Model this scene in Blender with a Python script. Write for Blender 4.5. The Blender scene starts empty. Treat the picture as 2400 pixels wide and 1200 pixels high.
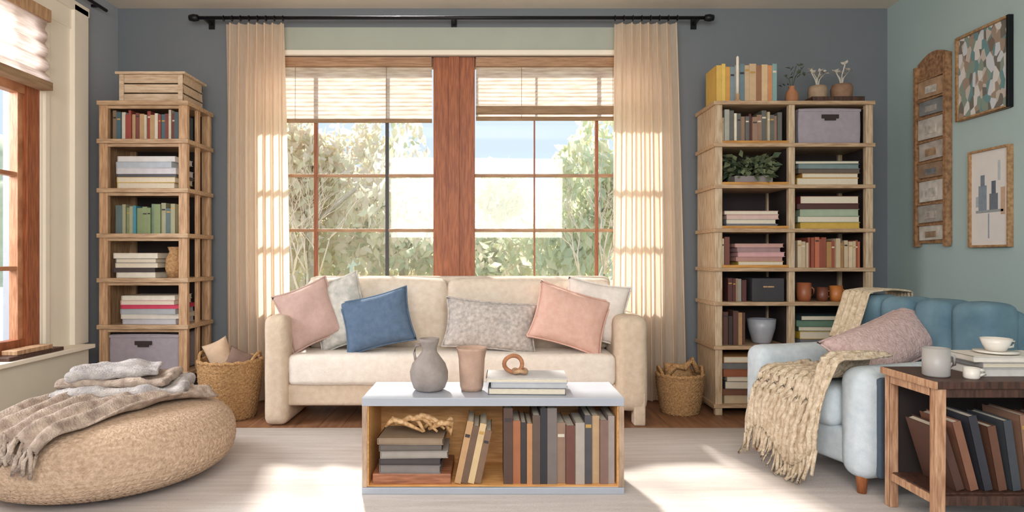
import bpy, bmesh, math, random
from mathutils import Vector, Matrix, Euler, noise
random.seed(7)
R = random.Random(11)
scene = bpy.context.scene

# ------------------------------------------------------------------ materials
def lin(c):
    return tuple(((v/255)/12.92 if v/255 <= 0.04045 else ((v/255+0.055)/1.055)**2.4) for v in c)
MC = {}
def mat(name, col, rough=0.7, var=0.12, nscale=8.0, bump=0.0, bscale=60.0, kind='noise', transl=0.0, col2=None, stretch=(1,1,1), metal=0.0, contrast=(0.3,0.7)):
    if name in MC: return MC[name]
    m = bpy.data.materials.new(name); m.use_nodes = True
    nt = m.node_tree; N = nt.nodes; L = nt.links
    b = N['Principled BSDF']; out = N['Material Output']
    b.inputs['Roughness'].default_value = rough
    b.inputs['Metallic'].default_value = metal
    c = lin(col)
    c2 = lin(col2) if col2 else tuple(v*(1-var*2) for v in c)
    tc = N.new('ShaderNodeTexCoord'); mp = N.new('ShaderNodeMapping')
    mp.inputs['Scale'].default_value = stretch
    L.new(tc.outputs['Object'], mp.inputs['Vector'])
    if kind == 'wave':
        t = N.new('ShaderNodeTexWave'); t.inputs['Scale'].default_value = nscale
        t.inputs['Distortion'].default_value = 3.0; t.inputs['Detail'].default_value = 2
        o = t.outputs['Fac']
    elif kind == 'voronoi':
        t = N.new('ShaderNodeTexVoronoi'); t.inputs['Scale'].default_value = nscale; o = t.outputs['Distance']
    else:
        t = N.new('ShaderNodeTexNoise'); t.inputs['Scale'].default_value = nscale
        t.inputs['Detail'].default_value = 5; o = t.outputs['Fac']
    L.new(mp.outputs['Vector'], t.inputs['Vector'])
    cr = N.new('ShaderNodeValToRGB')
    cr.color_ramp.elements[0].position = contrast[0]; cr.color_ramp.elements[1].position = contrast[1]
    cr.color_ramp.elements[0].color = (*c2, 1); cr.color_ramp.elements[1].color = (*c, 1)
    L.new(o, cr.inputs['Fac']); L.new(cr.outputs['Color'], b.inputs['Base Color'])
    if bump > 0:
        t2 = N.new('ShaderNodeTexNoise'); t2.inputs['Scale'].default_value = bscale
        t2.inputs['Detail'].default_value = 3
        L.new(mp.outputs['Vector'], t2.inputs['Vector'])
        bp = N.new('ShaderNodeBump'); bp.inputs['Strength'].default_value = bump
        bp.inputs['Distance'].default_value = 0.01
        L.new(t2.outputs['Fac'], bp.inputs['Height']); L.new(bp.outputs['Normal'], b.inputs['Normal'])
    if transl > 0:
        tr = N.new('ShaderNodeBsdfTranslucent'); mx = N.new('ShaderNodeMixShader')
        mx.inputs[0].default_value = transl
        L.new(cr.outputs['Color'], tr.inputs['Color'])
        L.new(b.outputs[0], mx.inputs[1]); L.new(tr.outputs[0], mx.inputs[2]); L.new(mx.outputs[0], out.inputs['Surface'])
    MC[name] = m
    return m
def wood(name, c, c2, stretch=(1,1,1), rough=0.5, scale=14):
    return mat(name, c, rough, nscale=scale, bump=0.15, bscale=40, kind='noise', col2=c2, stretch=stretch, contrast=(0.35,0.65))
def fabric(name, c, var=0.06, bump=0.5, bscale=220, transl=0.0, c2=None, nscale=30):
    return mat(name, c, 0.95, var=var, nscale=nscale, bump=bump, bscale=bscale, transl=transl, col2=c2)

M_wall  = mat('paint_slate', (115,121,127), 0.85, var=0.02, nscale=3, bump=0.05, bscale=120)
M_wallL = mat('paint_slate_lit', (160,166,173), 0.85, var=0.02, nscale=3, bump=0.05, bscale=120)  # the left wall's brighter light is put into this paler slate
M_wallR = mat('paint_sage_teal', (170,191,191), 0.85, var=0.02, nscale=2, bump=0.05, bscale=120)
M_ceil  = mat('paint_ceiling', (226,216,200), 0.9, var=0.02, nscale=3)
M_cream = mat('paint_cream_trim', (240,232,216), 0.6, var=0.02, nscale=4)
M_litwall  = mat('lit_wall_header', (170,176,164), 0.7, var=0.03, nscale=4)  # brighter light on the wall over the window, put into the colour
M_rug   = mat('rug_wool', (230,222,217), 0.98, nscale=5, bump=0.6, bscale=180, stretch=(0.5,6,1), col2=(212,202,196))
M_oak   = wood('oak_light', (198,162,126), (162,126,92), (6,6,0.7))
M_oakh  = wood('oak_light_shelf', (192,164,132), (156,126,96), (0.7,6,6))
M_walnut= wood('walnut_dark', (88,58,46), (54,36,28), (6,6,0.8))
M_winw  = wood('window_wood', (168,100,62), (130,70,40), (8,8,0.6))
M_winh  = wood('window_wood_horizontal', (180,142,108), (146,108,78), (0.6,8,8))
M_winl  = wood('window_wood_warm', (196,140,102), (160,106,72), (8,0.8,0.8))
M_mdark = mat('muntin_dark', (60,58,62), 0.5)
M_black = mat('iron_black', (28,30,34), 0.4, metal=0.5)
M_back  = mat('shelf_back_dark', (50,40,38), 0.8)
def glass():
    m = bpy.data.materials.new('window_glass'); m.use_nodes=True
    nt=m.node_tree; N=nt.nodes; L=nt.links; N.remove(N['Principled BSDF'])
    t=N.new('ShaderNodeBsdfTransparent'); g=N.new('ShaderNodeBsdfGlossy'); g.inputs['Roughness'].default_value=0.02
    mx=N.new('ShaderNodeMixShader'); mx.inputs[0].default_value=0.04
    L.new(t.outputs[0],mx.inputs[1]); L.new(g.outputs[0],mx.inputs[2]); L.new(mx.outputs[0],N['Material Output'].inputs['Surface'])
    return m
M_glass = glass()

# ------------------------------------------------------------------ builder
class B:
    def __init__(s, name):
        s.name=name; s.bm=bmesh.new(); s.mats=[]
    def mi(s, m):
        if m not in s.mats: s.mats.append(m)
        return s.mats.index(m)
    def _take(s, verts, faces, m, smooth=False, M=None):
        vs=[s.bm.verts.new(M @ Vector(v) if M else Vector(v)) for v in verts]
        i=s.mi(m)
        for f in faces:
            try:
                fc=s.bm.faces.new([vs[k] for k in f]); fc.material_index=i; fc.smooth=smooth
            except ValueError: pass
    def box(s,x0,x1,y0,y1,z0,z1,m,M=None):
        v=[(x0,y0,z0),(x1,y0,z0),(x1,y1,z0),(x0,y1,z0),(x0,y0,z1),(x1,y0,z1),(x1,y1,z1),(x0,y1,z1)]
        f=[(0,3,2,1),(4,5,6,7),(0,1,5,4),(1,2,6,5),(2,3,7,6),(3,0,4,7)]
        s._take(v,f,m,False,M); return s
    def rbox(s,c,d,rot,m):
        M=Matrix.Translation(Vector(c))@Euler(rot).to_matrix().to_4x4()
        return s.box(-d[0]/2,d[0]/2,-d[1]/2,d[1]/2,-d[2]/2,d[2]/2,m,M)
    def grid(s,f,nu,nv,m,closeu=False,smooth=True,M=None):
        vs=[];fs=[]
        for i in range(nu+(0 if closeu else 1)):
            for j in range(nv+1):
                vs.append(f(i/nu,j/nv))
        n=nv+1; rows=nu if closeu else nu+1
        for i in range(nu):
            for j in range(nv):
                a=i*n+j; b=((i+1)%rows)*n+j
                fs.append((a,b,b+1,a+1))
        s._take(vs,fs,m,smooth,M); return s
    def lathe(s,prof,c,m,seg=40,disp=None,M=None,cap=True):
        vs=[];fs=[]; n=len(prof)
        for i in range(seg):
            a=2*math.pi*i/seg
            for j,(r,z) in enumerate(prof):
                rr=r+(disp(a,j,z) if disp else 0)
                vs.append((c[0]+rr*math.cos(a),c[1]+rr*math.sin(a),c[2]+z))
        for i in range(seg):
            for j in range(n-1):
                a=i*n+j; b=((i+1)%seg)*n+j
                fs.append((a,b,b+1,a+1))
        if cap: fs.append(tuple(i*n for i in reversed(range(seg))))
        s._take(vs,fs,m,True,M); return s
    def tube(s,pts,r,m,seg=8,M=None):
        pts=[Vector(p) for p in pts]; vs=[];fs=[]; n=len(pts)
        for i,p in enumerate(pts):
            t=(pts[min(i+1,n-1)]-pts[max(i-1,0)]).normalized()
            up=Vector((0,0,1)) if abs(t.z)<0.9 else Vector((1,0,0))
            a=t.cross(up).normalized(); b=t.cross(a).normalized()
            rr=r[i] if isinstance(r,(list,tuple)) else r
            for k in range(seg):
                an=2*math.pi*k/seg
                vs.append(p+a*rr*math.cos(an)+b*rr*math.sin(an))
        for i in range(n-1):
            for k in range(seg):
                fs.append((i*seg+k,i*seg+(k+1)%seg,(i+1)*seg+(k+1)%seg,(i+1)*seg+k))
        fs.append(tuple(range(seg))); fs.append(tuple(reversed(range((n-1)*seg,n*seg))))
        s._take([tuple(v) for v in vs],fs,m,True,M); return s
    def soft(s,x0,x1,y0,y1,z0,z1,m,r=0.03,puff=0.0,wr=0.0,n=14,M=None):
        c=Vector(((x0+x1)/2,(y0+y1)/2,(z0+z1)/2)); h=Vector(((x1-x0)/2,(y1-y0)/2,(z1-z0)/2))
        r=min(r,min(h)*0.98)
        t=bmesh.new(); bmesh.ops.create_cube(t,size=2)
        bmesh.ops.subdivide_edges(t,edges=t.edges[:],cuts=n,use_grid_fill=True)
        def warp(u,hh):
            return math.copysign(1-(1-abs(u))**1.6,u)*hh
        t.verts.index_update(); vs=[]
        for v in t.verts:
            q=Vector((warp(v.co.x,h.x),warp(v.co.y,h.y),warp(v.co.z,h.z)))
            inn=Vector([max(-(h[k]-r),min(h[k]-r,q[k])) for k in range(3)])
            d=q-inn
            if d.length>1e-6: q=inn+d.normalized()*r
            u=[max(-1,min(1,q[k]/h[k])) for k in range(3)]
            if puff:
                for k in range(3):
                    a,b=[x for x in range(3) if x!=k]
                    if abs(v.co[k])>0.999:
                        q[k]+=math.copysign(puff*(1-u[a]**2)*(1-u[b]**2),u[k])
            if wr:
                w=noise.noise((q+c)*9)*wr+noise.noise((q+c)*22)*wr*0.4
                q+= (d.normalized() if d.length>1e-6 else Vector((0,0,1)))*w
            vs.append(q+c)
        fs=[tuple(v.index for v in f.verts) for f in t.faces]
        t.free(); s._take(vs,fs,m,True,M); return s
    def pillow(s,c,w,h,th,rot,m,wr=0.006,pipe=None,M=None):
        T=Matrix.Translation(Vector(c))@Euler(rot,'XYZ').to_matrix().to_4x4()
        if M: T=M@T
        n=22
        def pt(u,v,sg):
            a=2*u-1; b=2*v-1
            x=w/2*a*(1-0.09*(1-b*b)); z=h/2*b*(1-0.09*(1-a*a))
            t=th/2*((1-a**4)**0.5)*((1-b**4)**0.5)*(0.75+0.25*(1-a*a)*(1-b*b))
            p=Vector((x,sg*t,z)); k=noise.noise(Vector((x*7+c[0]*5,z*7,sg*3)))*wr*2*min(1,t/(th*0.2))
            p.y+=k; return tuple(p)
        s.grid(lambda u,v:pt(u,v,-1),n,n,m,M=T); s.grid(lambda u,v:pt(1-u,v,1),n,n,m,M=T)
        if pipe:
            pts=[]
            for k in range(4*16+1):
                q=k/16; e=int(q)%4; f=q-int(q)
                uv=[(f,0),(1,f),(1-f,1),(0,1-f)][e]
                pts.append(pt(uv[0],uv[1],-1))
            s.tube(pts,0.006,pipe,6,M=T)
        return s
    def done(s,bevel=0.0,solid=0.0,M=None,weld=True):
        if M: s.bm.transform(M)
        if weld: bmesh.ops.remove_doubles(s.bm,verts=s.bm.verts[:],dist=0.00005)
        bmesh.ops.recalc_face_normals(s.bm,faces=s.bm.faces[:])
        xs=[v.co for v in s.bm.verts]
        c=Vector([(min(v[k] for v in xs)+max(v[k] for v in xs))/2 for k in range(3)]); c.z=min(v.z for v in xs)
        bmesh.ops.translate(s.bm,verts=s.bm.verts[:],vec=-c)
        me=bpy.data.meshes.new(s.name); s.bm.to_mesh(me); s.bm.free()
        for m in s.mats: me.materials.append(m)
        o=bpy.data.objects.new(s.name,me); o.location=c; scene.collection.objects.link(o)
        if solid:
            md=o.modifiers.new('solid','SOLIDIFY'); md.thickness=solid; md.offset=0
        if bevel:
            md=o.modifiers.new('bevel','BEVEL'); md.width=bevel; md.segments=2; md.limit_method='ANGLE'; md.angle_limit=math.radians(50)
        return o

# ------------------------------------------------------------------ room
XL,XR,YB,ZC,YF = -2.65,2.82,4.55,2.78,-1.6
mf=mat('floor_oak_boards',(150,108,78),0.45,nscale=6,bump=0.1,bscale=30,col2=(112,76,54),stretch=(7,0.7,1),contrast=(0.3,0.7))
b=B('floor')
x=XL-0.2; k=0
while x<XR+0.2:
    x1=min(x+0.14,XR+0.2); off=(k*0.53)%1.3
    ys=[YF]+[YF+off+1.3*j for j in range(1,6) if YF+off+1.3*j<YB+0.2]+[YB+0.2]
    for a,c in zip(ys[:-1],ys[1:]): b.box(x+0.001,x1-0.001,a+0.001,c-0.001,-0.03,0,mf)
    x=x1;k+=1
b.box(XL-0.2,XR+0.2,YF,YB+0.2,-0.1,-0.012,mf)
b.done()
B('ceiling').box(XL-0.2,XR+0.2,YF,YB+0.2,ZC,ZC+0.12,M_ceil).done()
WX0,WX1,WZ0,WZ1=-1.74,1.22,0.66,2.44
b=B('wall_back')
b.box(XL-0.2,WX0,YB,YB+0.2,0,ZC,M_wall); b.box(WX1,XR+0.2,YB,YB+0.2,0,ZC,M_wall)
b.box(WX0,WX1,YB,YB+0.2,0,WZ0,M_wall); b.box(WX0,WX1,YB,YB+0.2,WZ1,ZC,M_wall); b.done()
LY0,LY1,LZ0,LZ1=2.1,3.74,0.47,2.44
b=B('wall_left')
b.box(XL-0.2,XL,YF,LY0,0,ZC,M_wallL); b.box(XL-0.2,XL,LY1,YB,0,ZC,M_wallL)
b.box(XL-0.2,XL,LY0,LY1,0,LZ0,M_wallL); b.box(XL-0.2,XL,LY0,LY1,LZ1,ZC,M_wallL); b.done()
B('wall_right').box(XR,XR+0.2,YF,YB,0,ZC,M_wallR).done()
b=B('baseboard_back'); b.box(XL,XR,YB-0.018,YB,0,0.1,M_cream); b.done(0.004)
b=B('baseboard_right'); b.box(XR-0.018,XR,YF,YB-0.02,0,0.1,M_cream); b.done(0.004)
b=B('lit_wall_trim')
b.box(-1.66,1.12,YB-0.02,YB,WZ1+0.02,2.64,M_litwall); b.box(WX0-0.03,WX1+0.03,YB-0.035,YB,WZ1-0.0,WZ1+0.035,M_cream); b.done(0.003)  # sage board added for the lit wall; cream strip is trim
b=B('trim_2')
b.box(XL,XL+0.02,LY1,4.02,0.46,2.6,M_cream); b.box(XL,XL+0.05,4.0,4.14,0.46,2.6,M_cream)
b.box(XL,XL+0.035,3.76,3.80,0.46,2.45,M_cream)
b.box(XL,XL+0.03,LY0-0.15,4.14,LZ1,2.58,M_cream); b.box(XL,XL+0.05,LY0-0.15,4.15,2.56,2.62,M_cream)
b.box(XL,XL+0.03,LY0-0.15,LY0,0.46,2.6,M_cream); b.done(0.004)
M_ledge=mat('paint_ledge',(216,212,196),0.7,var=0.03,nscale=5)
b=B('trim_3')
b.box(XL,-2.53,YF+1.5,4.03,0,0.44,M_ledge); b.box(XL,-2.50,YF+1.5,4.05,0.44,0.465,M_cream); b.done(0.004)

# ------------------------------------------------------------------ back window
b=B('window_1')
yf=YB+0.05
b.box(WX0,WX1,yf,yf+0.07,WZ0,WZ0+0.07,M_winh); b.box(WX0,WX1,yf,yf+0.07,WZ1-0.06,WZ1,M_winh)
b.box(WX0,WX0+0.06,yf,yf+0.07,WZ0,WZ1,M_winw); b.box(WX1-0.06,WX1,yf,yf+0.07,WZ0,WZ1,M_winw)
b.box(-0.409,-0.267,yf-0.03,yf+0.09,WZ0,WZ1,M_winw); b.box(-0.262,-0.115,yf-0.03,yf+0.09,WZ0,WZ1,M_winw)
b.box(-0.30,-0.225,yf-0.045,yf,WZ0,WZ1,M_winw)
for xx,mm,w in ((-1.262,M_winw,.024),(-0.748,M_mdark,.022),(0.316,M_winw,.010),(0.765,M_winw,.022)):
    b.box(xx-w/2,xx+w/2,yf+0.01,yf+0.045,WZ0,WZ1,mm)
for zz in (1.60,1.205):
    b.box(WX0,-0.41,yf+0.012,yf+0.043,zz-0.011,zz+0.011,M_winh); b.box(-0.115,WX1,yf+0.012,yf+0.043,zz-0.011,zz+0.011,M_winh)
b.box(WX0+.05,WX1-.05,yf+0.05,yf+0.054,WZ0+.05,WZ1-.05,M_glass)
b.box(WX0-0.03,WX1+0.03,YB-0.02,YB+0.12,WZ0-0.03,WZ0,M_cream)
b.done(0.002)
M_bl=mat('woven_blind',(240,226,216),0.9,nscale=6,bump=0.6,bscale=90,kind='noise',transl=0.5,col2=(208,188,174),stretch=(1.2,1,11),contrast=(0.35,0.65))
M_blb=mat('blind_band',(196,166,134),0.9,nscale=7,bump=0.5,bscale=90,transl=0.3,col2=(166,138,108),stretch=(1,1,9))
def blind(name,x0,x1,z0,z1,y):
    b=B(name)
    def f(u,v):
        return (x0+(x1-x0)*u, y-0.010-0.003*math.sin(math.pi*v*26)-0.010*noise.noise(Vector((u*3,v*6,x0))), z0+(z1-z0)*v)
    b.grid(f,50,110,M_bl)
    b.box(x0,x1,y-0.04,y+0.005,z1-0.005,z1+0.06,M_winh)
    b.box(x0,x1,y-0.022,y-0.004,z0-0.012,z0+0.014,M_blb)
    for q in (.25,.75):
        xx=x0+(x1-x0)*q; b.tube([(xx,y-.02,z1),(xx,y-.022,z0)],.0015,M_blb,4)
    return b
b=blind('roman_blind',WX0+0.02,-0.42,1.985,2.375,YB+0.04); b.done()
b=blind('roman_blind',-0.105,WX1-0.02,2.0,2.375,YB+0.04)
b.box(-0.105,WX1-0.02,YB-0.01,YB+0.022,2.03,2.085,M_blb); b.done()

b=B('crown_shadow_bar')
b.tube([(-2.04,4.42,2.665),(1.50,4.42,2.665)],0.012,M_black,12)
for xx in (-2.05,1.51): b.lathe([(0.001,-.035),(.02,-.03),(.026,0),(.02,.03),(.001,.035)],(0,0,0),M_black,16,M=Matrix.Translation((xx,4.42,2.665))@Matrix.Rotation(math.pi/2,4,'Y'))
for xx in (-1.98,1.44,-0.26): b.box(xx-.008,xx+.008,4.42,YB,2.655,2.675,M_black); b.box(xx-.02,xx+.02,YB-.01,YB,2.63,2.70,M_black)
b.done()
b=B('crown_shadow_bar')
b.tube([(-2.60,2.2,2.68),(-2.60,4.33,2.68)],0.011,M_black,12)  # added dark bar, stands for the crown shadow along the ceiling joint
for yy in (2.3,4.25): b.box(XL,-2.60,yy-.008,yy+.008,2.672,2.688,M_black)
b.done()

M_cur=mat('linen_curtain',(250,238,222),0.95,nscale=20,bump=0.3,bscale=150,transl=0.62,col2=(243,224,202),stretch=(8,8,0.6))
def curtain(x0,x1,flare0,flare1,y,ztop,seed,folds=8):
    b=B('curtain')
    def f(u,v):
        z=0.015+(ztop-0.015)*v
        w=1-v
        xa=x0-flare0*w; xb=x1+flare1*w
        uu=u+0.012*math.sin(5*v+seed)*math.sin(math.pi*u)
        A=0.028+0.006*w
        ph=2*math.pi*folds*uu+0.5*math.sin(3*v+seed)+0.6*math.sin(uu*9+seed)
        return (xa+(xb-xa)*uu+0.012*math.sin(2*ph), y+A*math.sin(ph), z)
    b.grid(f,folds*16,40,M_cur)
    for k in range(folds+1):
        xx=x0+(x1-x0)*k/folds
        t=[(xx,4.42+.016*math.cos(a),ztop+0.026+.019*math.sin(a)) for a in [i*math.pi/5 for i in range(11)]]
        b.tube(t,0.003,M_black,5)
    return b.done(weld=False)
curtain(-1.845,-1.435,0.0,0.03,4.455,2.635,0.4,7)
curtain(0.86,1.29,0.02,0.08,4.455,2.637,2.1,7)

# ------------------------------------------------------------------ left window (wood sash)
b=B('window_2')
xf=XL-0.06
def lw(y0,y1,z0,z1,m=M_winl,d=0.06): b.box(xf,xf+d,y0,y1,z0,z1,m)
lw(LY0,LY1,LZ0,LZ0+.08,M_winw); lw(LY0,LY1,LZ1-.08,LZ1,M_winw); lw(LY1-.10,LY1,LZ0,LZ1,M_winw,.075); lw(LY0,LY0+.1,LZ0,LZ1,M_winw)
lw(LY1-.14,LY1-.10,LZ0,LZ1,M_winl,.05)
lw(2.85,2.97,LZ0,LZ1,M_winw)
lw(3.44,3.465,LZ0,LZ1,M_winl,.045); lw(2.5,2.525,LZ0,LZ1,M_winl,.045)
for zz in (0.95,1.48): lw(LY0,LY1,zz-.012,zz+.012,M_winl,.045)
lw(LY0,LY1,1.94,2.06,M_winl)
b.box(xf+.015,xf+.019,LY0+.05,LY1-.05,LZ0+.05,LZ1-.05,M_glass)
b.done(0.003)
b=B('roman_blind')
def f(u,v):
    return (-2.585+0.030*abs(math.sin(math.pi*v*5))*(1.3-v), 2.12+(3.71-2.12)*u, 2.0+0.42*v)
b.grid(f,40,60,M_bl)
b.box(-2.62,-2.56,2.1,3.73,2.38,2.45,M_oak)
b.box(-2.60,-2.53,2.12,3.70,1.975,2.02,M_blb)
b.done()
b=B('book_stack')
b.box(-2.62,-2.52,3.35,3.78,0.466,0.486,M_walnut); b.box(-2.615,-2.53,3.42,3.70,0.487,0.512,M_oak); b.done(0.003)

# ------------------------------------------------------------------ books
def bc(c):
    k='book_%d_%d_%d'%c
    return mat(k,c,0.6,var=0.06,nscale=25)
M_page=mat('book_pages',(222,212,192),0.9,var=0.08,nscale=60,stretch=(1,1,8))
def vbook(b,x0,x1,y0,d,z0,h,m,lean=0.0):
    M=Matrix.Translation((x0,y0,z0))@Matrix.Rotation(lean,4,'Y')
    w=x1-x0; t=min(0.003,w*0.15)
    b.box(0,t,0,d,0,h,m,M); b.box(w-t,w,0,d,0,h,m,M); b.box(0,w,-0.001,t,0,h,m,M)
    b.box(t,w-t,t,d-.004,.004,h-.005,M_page,M)
    if R.random()<.5:
        mm=R.choice([M_page,bc((190,150,80)),bc((60,50,50))])
        zz=h*R.uniform(.7,.85); b.box(w*.12,w*.88,-0.002,0,zz,zz+h*.05,mm,M)
def row(b,x0,x1,y0,d,z0,h0,h1,cols,w0=.016,w1=.034):
    x=x0
    while x<x1-0.012:
        w=min(R.uniform(w0,w1),x1-x)
        vbook(b,x+.0005,x+w-.0005,y0+R.uniform(0,.02),d,z0,R.uniform(h0,h1),bc(R.choice(cols)))
        x+=w
def stack(b,xc,w,y0,d,z0,items):
    z=z0
    for (t,c) in items:
        ww=w*R.uniform(.88,1.0); dx=R.uniform(-.012,.012); m=bc(c)
        M=Matrix.Translation((xc+dx,y0,z))@Matrix.Rotation(R.uniform(-.04,.04),4,'Z')
        e=min(.003,t*.2)
        b.box(-ww/2,ww/2,0,d,0,e,m,M); b.box(-ww/2,ww/2,0,d,t-e,t-.0005,m,M)
        b.box(-ww/2+.004,ww/2-.004,.004,d-.004,e,t-e,M_page if R.random()<.35 else m,M)
        b.box(-ww/2,-ww/2+e,0,d,0,t-.0005,m,M)
        z+=t
    return z
M_bin=fabric('storage_bin_felt',(160,152,160),bump=0.3)
def bin_(x0,x1,y0,y1,z0,z1):
    b=B('storage_bin'); t=.008
    b.soft(x0,x1,y0,y0+t*2,z0,z1,M_bin,r=.007,puff=.004); b.box(x0,x1,y1-t,y1,z0,z1,M_bin)
    b.box(x0,x0+t,y0+t,y1,z0,z1,M_bin); b.box(x1-t,x1,y0+t,y1,z0,z1,M_bin); b.box(x0,x1,y0+t,y1,z0,z0+t,M_bin)
    b.box(x0-.003,x1+.003,y0-.004,y1,z1-.02,z1-.003,M_bin)
    xc=(x0+x1)/2
    b.box(xc-.055,xc+.055,y0-.012,y0-.005,z1-.065,z1-.04,M_back); b.box(xc-.036,xc+.036,y0-.013,y0-.006,z1-.078,z1-.064,M_back)
    b.done(0.002)

# ------------------------------------------------------------------ left bookcase
X0,X1,Y0,Y1=-2.51,-1.945,4.10,4.46
ZS=[2.0,1.755,1.44,1.15,0.865,0.565,0.265]
b=B('bookcase')
for xx in (X0,X1-.055):
    b.box(xx,xx+.055,Y0,Y0+.035,0,2.0,M_oak); b.box(xx,xx+.055,Y1-.035,Y1,0,2.0,M_oak)
b.box(X1-.022,X1,Y0+.15,Y0+.19,0.25,2.0,M_oak)
b.box(X0,X0+.015,Y0+.03,Y1-.03,.25,2.0,M_oak)
b.box(X0+.01,X1-.01,Y1-.012,Y1,.27,1.99,M_back)
for z in ZS:
    b.box(X0-.008,X1+.012,Y0-.014,Y1+.004,z-.014,z+.014,M_oakh)
    b.box(X0+.05,X1-.05,Y0+.004,Y0+.02,z-.034,z-.014,M_oakh)
b.box(X0,X1,Y0+.01,Y1,0.03,0.05,M_oakh)
b.done(0.003)
xa,xb=X0+.065,X1-.065; yb_=Y0+.03
def zt(i): return ZS[i]+.0145
MIX=[(150,70,60),(200,190,170),(70,100,110),(180,150,110),(120,66,60),(70,90,100),(210,200,185),(130,110,90)]
b=B('book_row'); row(b,xa,xb,yb_,.2,zt(1),.16,.195,MIX); b.done()
b=B('book_stack'); z=stack(b,(xa+xb)/2,.41,yb_,.24,zt(2),[(.04,(206,170,86)),(.035,(212,190,120)),(.02,(90,90,95)),(.04,(205,205,210)),(.04,(180,190,200)),(.035,(215,215,215))]); b.done()
b=B('book_row'); row(b,xa+.02,xb-.03,yb_,.2,zt(3),.16,.205,[(130,146,106),(120,140,120),(70,140,156),(100,110,90),(160,160,130),(90,110,110)],.02,.045); b.done()
b=B('book_stack'); stack(b,xa+.15,.29,yb_,.24,zt(4),[(.035,(225,220,205)),(.03,(70,60,60)),(.03,(220,215,200)),(.03,(110,110,105)),(.035,(225,220,205))]); b.done()
M_wick=mat('wicker',(196,156,108),0.85,nscale=70,bump=0.8,bscale=120,col2=(150,112,74))
b=B('wicker_vase'); b.lathe([(.001,0),(.045,0),(.06,.06),(.055,.12),(.035,.17),(.045,.2),(.04,.2),(.03,.165)],(xb-.055,yb_+.06,zt(4)),M_wick,24,disp=lambda a,j,z:.002*math.sin(a*12+j*3)); b.done()
b=B('book_stack'); stack(b,(xa+xb)/2+.02,.38,yb_,.24,zt(5),[(.035,(190,190,195)),(.03,(210,205,195)),(.035,(170,175,180)),(.025,(200,60,90)),(.03,(225,170,175)),(.03,(220,215,200))]); b.done()
bin_(xa-.003,xb+.003,Y0+.012,Y1-.05,zt(6),zt(6)+.235)
b=B('book_row'); row(b,xa,xb-.1,yb_+.05,.2,.0505,.12,.17,[(50,46,50),(70,60,60),(90,90,100)]); b.done()
M_crate=wood('crate_pale_wood',(210,190,164),(180,154,126),(0.8,6,6))
b=B('wooden_crate'); x0,x1,y0,y1,z0=-2.40,-1.99,4.14,4.42,2.0155
for z in (0,.062,.124): b.box(x0,x1,y0,y0+.012,z0+z,z0+z+.054,M_crate); b.box(x0,x1,y1-.012,y1,z0+z,z0+z+.054,M_crate); b.box(x0,x0+.012,y0,y1,z0+z,z0+z+.054,M_crate); b.box(x1-.012,x1,y0,y1,z0+z,z0+z+.054,M_crate)
for xx in (x0,x1-.03): b.box(xx,xx+.03,y0-.008,y0,z0,z0+.178,M_crate)
b.box(x0,x1,y0,y1,z0,z0+.01,M_crate); b.box(x0-.02,x1+.02,y0-.02,y1+.02,z0+.178,z0+.194,M_crate); b.done(.002)

# ------------------------------------------------------------------ right bookcase
X0,X1=1.44,2.45; XM=1.93
ZS=[2.0,1.73,1.465,1.184,0.933,0.714,0.433,0.06]
b=B('bookcase')
M_post=wood('shelf_pale_post',(202,182,154),(168,142,112),(6,6,.7))
for xx in (X0,XM-.02,X1-.045):
    w=.045 if xx!=XM-.02 else .04
    b.box(xx,xx+w,Y0,Y0+.035,0,2.0,M_post); b.box(xx,xx+w,Y1-.035,Y1,0,2.0,M_post)
b.box(X0,X0+.015,Y0+.03,Y1-.03,.03,2.0,M_post); b.box(X1-.015,X1,Y0+.03,Y1-.03,.03,2.0,M_oak)
b.box(XM-.008,XM+.008,Y0+.03,Y1-.01,.03,2.0,M_back)
b.box(X0+.01,X1-.01,Y1-.012,Y1,.03,1.99,M_back)
b.box(X0+.015,X0+.02,Y0+.036,Y1-.03,.04,1.98,M_back); b.box(X1-.02,X1-.015,Y0+.036,Y1-.03,.04,1.98,M_back)
for z in ZS:
    b.box(X0-.014,X1+.008,Y0-.014,Y1+.004,z-.012,z+.012,M_oakh)
for z in ZS[1:5]:
    b.box(X0+.045,XM-.02,Y0,Y0+.012,z+.012,z+.03,wood('shelf_lip_amber',(204,150,74),(170,116,56),(.7,6,6)))
b.done(0.003)
La,Lb=X0+.055,XM-.03; Ra,Rb=XM+.03,X1-.055; yb_=Y0+.03
def zt(i): return ZS[i]+.0125
OLD=[(190,170,130),(120,80,60),(210,195,165),(90,50,45),(160,130,100),(70,60,60),(140,100,75),(150,150,140)]
b=B('book_row'); row(b,La,Lb-.02,yb_,.2,zt(1),.17,.225,[(190,175,145),(150,120,100),(225,215,195),(90,50,50),(100,100,95),(170,170,160)]); b.done()
bin_(Ra+.02,Rb-.02,Y0+.012,Y1-.05,zt(1),zt(1)+.225)
M_leaf=mat('leaf_green',(140,152,114),0.6,var=0.2,nscale=20,transl=0.25)
M_leafd=mat('leaf_dark',(96,114,88),0.6,var=0.2,nscale=20,transl=0.2)
M_terra=mat('terracotta',(180,124,88),0.8,var=0.1,nscale=20)
def leafy(b,c,r,h,n,mats,ls=.05):
    for i in range(n):
        a=R.uniform(0,2*math.pi); rr=r*math.sqrt(R.random()); z=R.random()*h
        p=Vector((c[0]+rr*math.cos(a),c[1]+rr*.7*math.sin(a),c[2]+z))
        E=Matrix.Translation(p)@Euler((R.uniform(-1,1),R.uniform(-1,1),a)).to_matrix().to_4x4()
        l=ls*R.uniform(.6,1.2); w=l*.3
        b._take([(0,0,0),(l*.5,w,.004),(l,0,-.004),(l*.5,-w,.004)],[(0,1,2,3)],R.choice(mats),True,E)
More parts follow.
